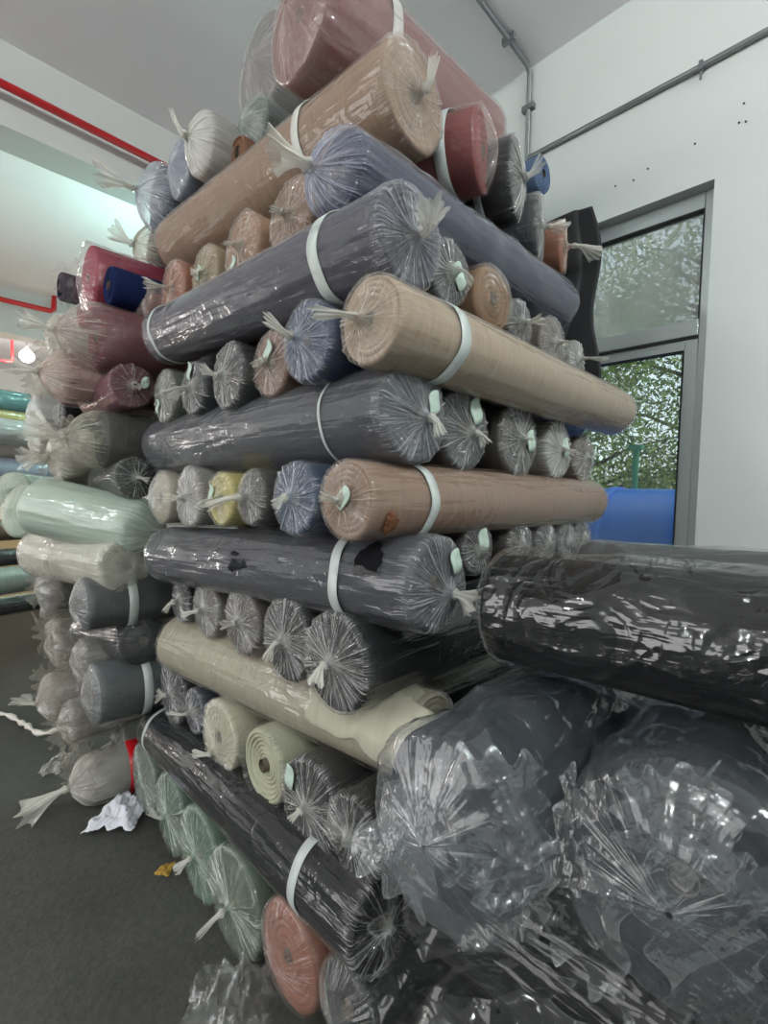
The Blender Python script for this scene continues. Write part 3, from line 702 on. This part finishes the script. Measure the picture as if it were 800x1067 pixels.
# ends in the black layer
rx(348, 690, 56, BLACK, 'large black roll end with a pale star, above the cream roll', L=1.2, haze=.06, tail=(.05, .018), tail_dir=(-.2, -1, -.6), streak=.7, X=.70)
rx(298, 667, 47, (28, 28, 32), 'black roll end with a hanging tuft left of the largest black end', haze=.08, tail=(.05, .026), tail_dir=(.1, -1.3, -.5), streak=.7, X=.70)
rx(252, 648, 38, (92, 84, 80), 'taupe roll end in the black row', haze=.10, tail=(.035, .016), X=.70)
rx(215, 635, 32, (112, 106, 100), 'light taupe roll end with a tie pointing left, in the black row', haze=.14, tail=(.06, .012), tail_dir=(1, -.4, -.5), X=.70)
rx(189, 626, 25, (30, 36, 40), 'narrow dark roll end at the left of the black row', haze=.12, tail=(.05, .01), tail_dir=(.5, -1, -.4), near='star', X=.70)

# ends in the cream layer
rx(180, 722, 35, (32, 32, 40), 'ink black roll end at the left of the lower row', haze=.10, tail=(.03, .03), tail_dir=(.6, 0, -1), X=.70)
rx(203, 741, 25, (44, 48, 66), 'small navy roll end with a white tie, left of the cream ends', haze=.10, tail=(.07, .010), tail_dir=(1, .0, -.6), X=.70)
rx(228, 768, 41, (196, 192, 170), 'cream roll end with a fine star, tied low', haze=.14, tint=(228, 228, 212), tail=(.06, .014), tail_dir=(1, -.1, -.6), knot_off=(.0, -.045), X=.70)
rx(274, 798, 42, (186, 186, 162), 'cream roll end showing its spiral winding', near='open', film_on=True, haze=.08, tail=None, spiral=True, X=.70)
rx(322, 840, 53, (22, 23, 26), 'black roll end with a long oval tag right of the cream spiral', haze=.05, tagged=(.55, .42, .042, -.1), tail=(.03, .01), X=.70)
rx(368, 872, 46, (20, 20, 22), 'black roll end half hidden behind the clear hanging bag', haze=.05, tail=None, streak=.7, X=.70)

# bottom row on the floor
rx(362, 1052, 52, (26, 30, 32), 'dark roll end at the bottom edge, right of the rose roll', X=.68, haze=.12, near='loose', crump=.01, k=.9)
rx(300, 996, 58, (150, 100, 84), 'rose brown roll end on the floor at the bottom', X=.66, haze=.14, tint=(222, 200, 190), near='loose', crump=.008, k=.9)
rx(243, 940, 55, (88, 102, 90), 'grey green roll end with a white tie hanging down, on the floor', haze=.14, tint=(206, 216, 200), tail=(.10, .010), tail_dir=(.6, -1, -.6), knot_off=(.0, -.01), k=1.0)
rx(207, 890, 48, (84, 108, 92), 'green roll end, second from the rose roll on the floor', haze=.16, tint=(206, 222, 206), tail=(.05, .02), tail_dir=(.3, -.6, -1), k=1.0)
rx(177, 848, 40, (80, 98, 86), 'dark green roll end with a tuft, third from the rose roll', haze=.16, tint=(206, 222, 206), tail=(.05, .016), tail_dir=(1, .6, -.6), k=1.0)
rx(150, 812, 36, (98, 110, 98), 'grey green roll end just behind the white rag', haze=.16, tint=(206, 216, 206), tail=None, k=1.0)

# ends on the window side
ry(503, 157, 45, (134, 62, 62), 'short red roll with a pale band near the top right', L=.62, dX=-.24, Y=.84, haze=.16, tint=(226, 205, 200), crump=.005, bands=[(.075, .035)], tail=(.04, .03), near='loose', k=.9)
ry(538, 187, 46, (22, 24, 28), 'black roll with a grey band and big pale gathered end', L=.62, dX=-.20, Y=.84, haze=.10, near='bag', taper=.02, bands=[(.085, .025)], tail=(.06, .035), tail_dir=(-.2, .8, -.6), band_col=(160, 166, 168), k=.88)
ry(562, 238, 34, (44, 48, 54), 'dark grey roll end below the black banded roll', L=.62, dX=-.20, Y=.84, haze=.12, tail=(.07, .03), tail_dir=(-1, .3, -.4))
ry(587, 258, 27, (156, 102, 80), 'small orange brown roll with a white flaring tie', L=.62, dX=-.20, Y=.84, haze=.10, tint=(228, 205, 190), tail=(.13, .03), tail_dir=(-1, -.1, -.6))
ry(566, 181, 20, (104, 124, 156), 'light blue roll end peeping out behind the black roll', L=.9, Y=1.1, film_on=False)
ry(468, 285, 36, (44, 46, 56), 'dark grey roll end with a tag, right of the long grey roll', Y=.73, haze=.14, tagged=(-.25, -.05, .04, -.3), tail=(.05, .02), tail_dir=(-.3, -1, -.5))
ry(514, 312, 37, (128, 96, 70), 'brown roll with crinkled end above the large beige roll', Y=.73, haze=.14, tint=(224, 206, 186), near='loose', crump=.008)
ry(541, 338, 26, (58, 58, 62), 'narrow dark roll end behind the crinkled brown roll', Y=.73, haze=.16, tail=(.04, .02))
ry(576, 358, 29, (104, 92, 86), 'taupe roll end next to the black hanging cloth', Y=.73, haze=.16, tail=(.03, .015))
ry(600, 375, 21, (120, 118, 118), 'small pale roll end with a white tie beside the window', Y=.78, haze=.3, tail=(.09, .016), tail_dir=(-1, .0, -.5), L=1.2)
ry(483, 447, 48, (34, 40, 48), 'dark roll end with an oval tag, right of the silver grey roll', Y=.73, haze=.10, tagged=(-.3, .45, .042, -.2), tail=(.04, .02), tail_dir=(-.4, -1, -.4), knot_off=(-.02, -.01), k=.9)
ry(540, 458, 43, (66, 60, 60), 'brown grey roll end with a tag, middle of its row', Y=.73, haze=.14, tagged=(-.45, 0, .04, 0), tail=(.02, .01), k=.9)
ry(581, 469, 32, (120, 116, 112), 'pale crumpled roll end with a tag near the window', Y=.73, haze=.3, crump=.006, tagged=(-.2, .1, .04, 0), tail=(.03, .02), k=.95)
ry(608, 478, 27, (110, 98, 90), 'small taupe roll end nearest the window under the beige roll', Y=.73, haze=.18, tail=None)
ry(497, 572, 32, (56, 52, 54), 'dark roll end with oval tag just above the black bag', Y=.73, haze=.12, tagged=(-.1, .35, .04, 0), tail=None, k=.85)
ry(541, 568, 26, (70, 64, 64), 'brown grey roll end under the brown roll, second of five', Y=.73, haze=.12, tail=None)
ry(568, 566, 23, (78, 76, 78), 'grey roll end under the brown roll, third of five', Y=.73, haze=.18, tail=None)
ry(590, 564, 21, (100, 100, 100), 'light grey roll end under the brown roll, fourth of five', Y=.73, haze=.22, tail=None)
ry(606, 560, 20, (84, 88, 94), 'bluish grey roll end nearest the window above the black bag', Y=.73, haze=.2, tail=None)
# carrying rolls inside the pile that show in the gaps
GH = 'dark rolls under the black bags'

ROLLS_DONE = True
# black cloth hanging beside the window
rng = np.random.default_rng(8)
a, b_ = np.meshgrid(np.linspace(0, 1, 40), np.linspace(0, 1, 60))
p0 = onY(563, 225, 1.0); p1 = onY(622, 214, .78)
zt = p0[2]*(1-a)+(p1[2])*a-.06*(1-a)**2; zb = 1.78
z = zt+(zb-zt)*b_
X = p0[0]*(1-a)+p1[0]*a+.02*np.sin(b_*5)*a; Y = 1.0*(1-a)+.78*a+.035*np.sin(a*9+b_*2)+.02*np.sin(b_*9+a*3)
V = np.stack([X, Y, z], -1).reshape(-1, 3)
o = mesh_np('hanging_cloth', V, grid_quads(60, 40, False), plain('black_cloth', srgb(22, 23, 27), .8, noise=.3, scale=30), None)
o.modifiers.new('s', 'SOLIDIFY').thickness = .012
tag(o, 'black cloth hanging over the roll ends beside the window', 'cloth')

# ------------------------------------------------------------------ black bagged rolls in front
GF = 'black bagged rolls in front of the stack'
def rr(A, B, r, col, label, **kw): return roll(A, B, r, col, label, GF, **kw)
rr((.92, .53, 1.15), (.97, -.75, 1.19), .118, (20, 21, 24), 'glossy black bagged roll lying across the top of the front pile', near='loose', haze=.02, crump=.024, crump_wl=.06, gloss=1.6, rough=.1, nth=420, rows=240, fcr=.8, cz=.5)
rr((1.27, .50, 1.185), (1.38, -.75, 1.225), .092, (44, 46, 50), 'slim grey black bagged roll behind the topmost black roll', near='loose', haze=.20, crump=.018, crump_wl=.07, gloss=1.4, rough=.14, nth=300, rows=160, cz=.5)
fat_charcoal = rr((.60, .425, .87), (1.75, .44, .86), .150, (30, 33, 40), 'fat charcoal bagged roll end with crumpled clear film, below the top roll', near='loose', haze=.14, crump=.022, crump_wl=.042, gloss=1.2, rough=.15, nth=420, rows=150, tint=(190, 198, 205), fcr=.2, bag_ext=.03, dens0=.035)
fat_black = rr((.70, .13, .90), (1.8, .16, .86), .150, (24, 26, 30), 'fat black bagged roll end in crumpled clear film at the right', near='loose', haze=.12, crump=.024, crump_wl=.045, gloss=1.3, rough=.13, nth=420, rows=150, tint=(190, 198, 205), fcr=.2, bag_ext=.03, dens0=.035)
under_black = rr((.78, .58, .60), (.84, -.75, .60), .125, (16, 18, 20), 'black bagged roll beneath the fat charcoal one', near='loose', haze=.03, crump=.016, crump_wl=.08, gloss=.8, rough=.12, nth=360, rows=200, cz=.5)
rr((1.09, .58, .60), (1.14, -.75, .60), .125, (16, 18, 20), 'black roll under the right side of the front pile', near='loose', haze=.03, crump=.016, crump_wl=.08, gloss=1.2)
rr((1.40, .58, .60), (1.46, -.75, .60), .125, (16, 18, 20), 'black roll deep under the pile towards the window wall', near='loose', haze=.03, crump=.016, crump_wl=.08, gloss=1.2)

flap(fat_charcoal, [CAMP+ray(455, 745)*0.86, CAMP+ray(480, 850)*0.7, CAMP+ray(440, 955)*0.72, CAMP+ray(362, 890)*0.76], amp=.012, wl=.12, haze=.14, seed=4, bulge=.02)
flap(fat_charcoal, [CAMP+ray(462, 778)*0.66, CAMP+ray(560, 790)*0.66, CAMP+ray(572, 935)*0.63, CAMP+ray(468, 915)*0.61], amp=.028, wl=.06, haze=.035, seed=7, n=130)
flap(fat_charcoal, [CAMP+ray(470, 900)*0.62, CAMP+ray(575, 880)*0.63, CAMP+ray(545, 962)*0.62, CAMP+ray(520, 975)*0.62], amp=.025, wl=.05, haze=.05, seed=12)
flap(fat_black, [CAMP+ray(634, 805)*0.55, CAMP+ray(745, 800)*0.56, CAMP+ray(770, 930)*0.52, CAMP+ray(640, 905)*0.51], amp=.035, wl=.07, haze=.02, seed=21, n=140)
flap(fat_black, [CAMP+ray(645, 890)*0.51, CAMP+ray(790, 900)*0.51, CAMP+ray(800, 1075)*0.5, CAMP+ray(700, 1060)*0.49], amp=.03, wl=.07, haze=.02, seed=22, n=140)
flap(fat_black, [CAMP+ray(590, 800)*0.6, CAMP+ray(650, 840)*0.53, CAMP+ray(660, 1070)*0.51, CAMP+ray(556, 960)*0.56], amp=.04, wl=.06, haze=.04, seed=23, n=150)
flap(under_black, [CAMP+ray(400, 935)*0.72, CAMP+ray(560, 935)*0.7, CAMP+ray(600, 1075)*0.66, CAMP+ray(372, 1070)*0.74], amp=.04, wl=.06, haze=.01, seed=31, n=150, gloss=.9)
for i, (x, lb) in enumerate(((.70, 'black roll low at the bottom edge beside the charcoal long roll'), (.97, 'black roll lowest but one at the bottom edge'), (1.24, 'black roll at the bottom towards the window wall'), (1.5, 'black roll at the bottom nearest the window wall'))):
    rr((x, .5, .355), (x+.03, -.8, .355), .115, (18, 20, 22), lb, near='loose', haze=.03, crump=.018, crump_wl=.06, gloss=.8)
    rr((x+.05, .5, .12), (x+.07, -.8, .12), .115, (18, 20, 22), lb.replace('black roll', 'black roll on the floor'), near='loose', haze=.08, crump=.02, crump_wl=.07, gloss=1.2)

# ------------------------------------------------------------------ the farther, untidy stack at the left
GL = 'bagged rolls of the untidy left stack'
def lb(pa, Ya, rp, col, label, pb=None, Yb=None, L=1.1, k=1.0, **kw):
    A = onY(pa[0], pa[1], Ya); r = rp*depth(A)/F_PX*k
    B = A+np.array([L, 0, 0]) if pb is None else onY(pb[0], pb[1], Yb)
    return roll(A, B, r, col, label, GL, nth=200, **kw)
MILK, PINKF = (214, 210, 196), (220, 196, 196)
lb((92, 290), 2.45, 34, (158, 44, 72), 'raspberry roll in clear film sticking out at the top of the left stack', near='loose', crump=.03, haze=.16, tint=PINKF, gloss=1.3)
lb((113, 297), 2.22, 21, (26, 38, 78), 'navy towelling roll without film under the raspberry one', film_on=False, L=.45)
lb((62, 298), 2.75, 15, (18, 24, 48), 'small dark navy roll poking out left of the raspberry one', film_on=False)
lb((84, 322), 2.75, 20, (150, 14, 32), 'bright red roll under the raspberry one', film_on=False)
lb((100, 352), 2.25, 34, (120, 66, 76), 'mauve roll in a pleated milky bag tied at its left', near='bag', taper=.14, haze=.22, tint=(214, 200, 192), tail=(.10, .05), tail_dir=(.2, .2, -1), crump=.006)
lb((72, 392), 2.35, 25, (128, 72, 80), 'pink bagged roll below the pleated mauve one', near='bag', taper=.10, haze=.35, tint=(216, 196, 184), tail=(.08, .05), crump=.012)
lb((64, 398), 2.7, 24, (112, 56, 70), 'mauve roll end behind the pink bag', near='loose', haze=.2, crump=.01, tint=PINKF)
lb((58, 352), 2.9, 24, (150, 144, 124), 'crumpled khaki bag behind the mauve bag', near='loose', haze=.5, crump=.04, tint=MILK)
lb((45, 402), 3.2, 24, (160, 152, 132), 'crumpled cream bag stacked behind the pink bag', near='loose', haze=.55, crump=.05, tint=MILK)
lb((138, 402), 2.10, 23, (104, 52, 68), 'plum roll end with a pale tag facing the long grey rolls', (104, 420), 2.5, haze=.12, tint=PINKF, tagged=(-.5, .2, .03, .3), tail=(.05, .02))
lb((64, 432), 2.9, 18, (24, 24, 26), 'black roll in white film at the left edge of the stack', near='loose', haze=.08, crump=.02)
lb((38, 432), 3.05, 17, (214, 216, 214), 'white crumpled bag beside the black roll', near='loose', haze=.6, crump=.04)
lb((40, 462), 3.0, 17, (150, 148, 146), 'smoky grey bag under the white crumpled bag', near='loose', haze=.5, crump=.04, tint=MILK)
lb((105, 458), 2.22, 30, (66, 66, 68), 'dark grey roll in a milky bag tied at its left', near='bag', taper=.12, haze=.18, tint=(212, 210, 190), tail=(.12, .06), tail_dir=(.3, .4, -1), crump=.012)
lb((68, 478), 2.5, 27, (128, 120, 104), 'taupe crumpled bag below the dark grey tied bag', near='bag', taper=.06, haze=.45, crump=.04, tint=MILK, tail=(.09, .06))
lb((142, 498), 2.10, 22, (58, 64, 60), 'dark olive roll end with a small label above the mint bag', (112, 502), 2.4, haze=.1, tail=(.04, .02), tail_dir=(-1, -.5, -.5))
lb((146, 551), 2.12, 27, (188, 204, 190), 'big pale mint bag with a wide flared left end', (44, 528), 2.45, near='bag', taper=.10, haze=.5, tint=(208, 222, 208), tail=(.03, .02), k=1.15)
lb((22, 532), 2.9, 27, (182, 196, 178), 'pale green bagged roll left of the mint bag', (120, 545), 3.2, near='loose', haze=.45, crump=.01, tint=(208, 220, 204))
lb((12, 512), 3.3, 20, (196, 206, 194), 'upper pale green roll at the left edge of the photo', (100, 520), 3.8, near='loose', haze=.4, tint=(208, 220, 204))
lb((132, 590), 2.08, 29, (206, 204, 190), 'white roll end in silvery film under the mint bag', (46, 576), 2.7, near='loose', haze=.3, crump=.012, tint=(226, 224, 212), gloss=1.3)
lb((28, 574), 3.0, 17, (190, 184, 172), 'short white roll with a black edge left of the silvery one', near='open', haze=.2, tail=None)
lb((48, 612), 2.6, 26, (88, 88, 90), 'grey roll under a crumpled smoky bag', near='loose', haze=.3, crump=.04, tint=(200, 196, 194))
lb((86, 630), 2.15, 29, (76, 80, 82), 'grey roll with a pale band and crumpled left end', near='loose', haze=.12, crump=.014, bands=[(.14, .035)], band_col=(176, 182, 180))
lb((150, 668), 2.06, 25, (24, 32, 34), 'dark green black roll end with swirling film', (96, 655), 2.6, near='loose', haze=.10, crump=.006)
lb((58, 672), 2.75, 22, (150, 142, 134), 'crumpled pinkish grey bag low in the left stack', near='loose', haze=.4, crump=.05, tint=(206, 198, 190))
lb((86, 688), 2.3, 21, (104, 102, 100), 'small grey roll in wrinkled film above the banded bluish roll', near='loose', haze=.28, crump=.025, tint=(206, 202, 196))
lb((98, 724), 2.12, 31, (86, 94, 96), 'bluish grey roll with a pale band low in the left stack', near='loose', haze=.14, crump=.01, bands=[(.16, .035)], band_col=(182, 188, 186))
lb((56, 728), 2.6, 21, (140, 132, 126), 'smoky crumpled bag end near the floor', near='bag', taper=.06, haze=.4, crump=.04, tint=(204, 196, 188), tail=(.08, .05), tail_dir=(1, .2, -.6))
lb((72, 752), 2.45, 22, (132, 126, 122), 'lowest smoky bag hanging over the tied white strip', near='loose', haze=.38, crump=.04, tint=(204, 198, 190))
lb((123, 772), 2.4, 27, (112, 114, 108), 'grey green roll end above the red banded bag', near='star', haze=.2, tail=(.04, .02), k=.9)
lb((96, 812), 2.3, 28, (160, 156, 150), 'clear crumpled bag with a red band lying on the floor', near='bag', taper=.08, haze=.4, crump=.03, tint=(206, 202, 194), bands=[(.13, .05)], band_col=(180, 16, 26), tail=(.16, .07), tail_dir=(.4, -.7, -1), k=.9)


# torn bag ends hanging off the left stack
left = {o['label']: o for o in C.objects if o.get('group') == GL}
for k, (key, px, py, w, h, Yd, hz) in enumerate((
    ('mauve roll in a pleated', 62, 352, 26, 22, 2.2, .30), ('crumpled khaki', 52, 372, 26, 34, 2.7, .4), ('pink bagged roll below', 58, 392, 26, 26, 2.3, .35),
    ('crumpled cream bag', 38, 402, 26, 24, 3.0, .45), ('dark grey roll in a milky', 60, 450, 34, 26, 2.2, .35), ('dark grey roll in a milky', 82, 468, 34, 24, 2.15, .25),
    ('taupe crumpled', 55, 480, 34, 26, 2.4, .4), ('crumpled pinkish grey', 44, 660, 24, 40, 2.5, .35), ('small grey roll in wrinkled', 74, 690, 26, 26, 2.2, .3),
    ('smoky crumpled bag end', 48, 715, 26, 40, 2.4, .35), ('lowest smoky bag', 66, 762, 34, 34, 2.3, .35), ('clear crumpled bag with a red', 78, 800, 30, 44, 2.1, .35),
    ('grey roll under a crumpled', 44, 608, 34, 44, 2.4, .25), ('raspberry roll', 74, 296, 30, 44, 2.35, .12), ('bluish grey roll with', 88, 716, 24, 34, 2.0, .15))):
    root = next(o for l, o in left.items() if l.startswith(key))
    ax_ = [onY(px+dx*w*.6, py+dy*h*.6, Yd+.06*dx) for dx, dy in ((-1, -.7), (1, -1), (.8, 1), (-.7, .8))]
    flap(root, ax_, amp=.05, wl=.07, haze=hz, seed=60+k, n=70, tint=(208, 200, 186) if hz > .2 else (220, 210, 210), gloss=.9, rough=.2, ragged=.12, edge=.15)

# rags and scraps on the floor
rng = np.random.default_rng(5)
def scrap(name, px, py, wpx, hpx, h, mat, label, cat, seed, film_=False, n=60):
    c = onZ(px, py, .0); sc = depth(c)/F_PX
    rng = np.random.default_rng(seed)
    u, v = np.meshgrid(np.linspace(-1, 1, n), np.linspace(-1, 1, n))
    d1 = np.array([.7071, -.7071]); d2 = np.array([.7071, .7071])
    k = 1+.10*np.sin(3*np.arctan2(v, u)+seed)+.08*np.sin(7*np.arctan2(v, u)+seed*2)
    X = c[0]+(u*wpx*sc*.5*d1[0]+v*hpx*sc*d2[0])*k; Y = c[1]+(u*wpx*sc*.5*d1[1]+v*hpx*sc*d2[1])*k
    P = np.stack([X, Y, 0*X], -1); f = crease(P, rng, .06, 6, .9); g = crease(P, rng, .025, 6, .9)
    fall = np.clip(1.15-np.maximum(np.abs(u), np.abs(v)), 0, 1)**.6
    Z = .004+h*fall*(.25+f)*.9+h*.35*g*fall
    V = np.stack([X+.02*(g-.5), Y+.02*(f-.5), Z], -1)
    o = mesh_np(name, V.reshape(-1, 3), grid_quads(n, n, False), mat, None, star=np.stack([u, v, 0*u], -1).reshape(-1, 3), dens=np.clip(g-.5, 0, 1).ravel()*.6, endm=0*u.ravel())
    tag(o, label, cat)
    return o
scrap('rag', 128, 852, 42, 26, .10, plain('white_rag', srgb(206, 206, 214), .85), 'crumpled white rag on the floor beside the green roll ends', 'rag', 3)
scrap('yellow_scrap', 172, 908, 15, 8, .02, plain('yellow_cloth', srgb(150, 120, 44), .8), 'small mustard scrap on the floor by the green roll', 'scrap', 4, n=40)
scrap('plastic_sheet', 245, 1055, 90, 34, .16, film(.12, (200, 202, 200), .15, 1.3, .5, .3), 'clear crumpled plastic sheet on the floor at the bottom edge', 'plastic sheet', 6)
scrap('plastic_sheet', 62, 800, 24, 16, .08, film(.35, (206, 200, 190), .2, 1.0, .5, .3), 'small smoky plastic sheet on the floor left of the red banded bag', 'plastic sheet', 7)
a0, a1 = onZ(-8, 747, .02), onZ(72, 758, .10)
m = MB(); pts = []
for k in range(24):
    t = k/23; p = a0*(1-t)+a1*t; pts.append((p[0]+.03*math.sin(t*7), p[1]+.04*math.sin(t*5+1), .02+.08*t*t+.01*math.sin(t*15)))
m.tube(pts, [.012+.006*math.sin(k*1.7) for k in range(24)], 10)
tag(m.build('plastic_strip', plain('twisted_white_film', srgb(206, 200, 192), .4), smooth=True), 'twisted white plastic strip trailing over the floor at the left edge', 'strip')

# ------------------------------------------------------------------ far rolls on the left
GB = 'bagged rolls far off in the hall'
def fb(pa, Ya, rp, col, label, L=1.5, d=(1, .25, 0), **kw):
    A = onY(pa[0], pa[1], Ya); r = rp*depth(A)/F_PX; d = np.array(d, float); d /= np.linalg.norm(d)
    return roll(A-d*L*.5, A+d*L*.5, r, col, label, GB, nth=90, **kw)
fb((14, 490), 5.2, 13, (176, 186, 206), 'light blue roll lying far off at the left edge', near='loose', haze=.2, L=1.2)
fb((18, 466), 5.3, 13, (222, 190, 172), 'peach coloured bag lying on the far light blue roll', near='loose', haze=.4, crump=.02, L=.7)
fb((34, 452), 5.1, 12, (206, 208, 208), 'pale grey bag end beside the far peach bag', near='loose', haze=.4, crump=.03, L=.6)
fb((6, 436), 5.6, 11, (216, 196, 120), 'dull yellow roll far off above the peach bag', near='loose', haze=.2, L=.8)
fb((20, 420), 5.6, 11, (90, 140, 144), 'teal roll in white film far off', near='loose', haze=.2, crump=.03, L=.7)
fb((10, 510), 5.2, 10, (70, 60, 58), 'brown roll far off under the light blue one', near='loose', haze=.1, L=1.0)
fb((12, 552), 5.0, 11, (120, 92, 72), 'brown bag far off just above the pale green roll', near='loose', haze=.1, L=1.0)
fb((14, 604), 4.6, 14, (172, 186, 176), 'pale green roll lying low far off at the left edge', near='loose', haze=.2, L=1.0)
fb((14, 580), 4.8, 9, (40, 38, 44), 'dark roll between the brown bag and the low pale green roll', near='loose', haze=.1, L=1.0)
fb((16, 630), 4.4, 9, (30, 30, 32), 'black bagged roll end on the floor far left', near='loose', haze=.15, crump=.02, L=.6)
A = onY(0, 400, 8.0)
m = MB(); m.box((-1.6, 7.0, 0), (1.6, 8.0, 2.35)); tag(m.build('packing_case', plain('tan_board', srgb(206, 172, 128), .7, noise=.08, scale=3)), 'big tan board case far off behind the rolls', 'case')
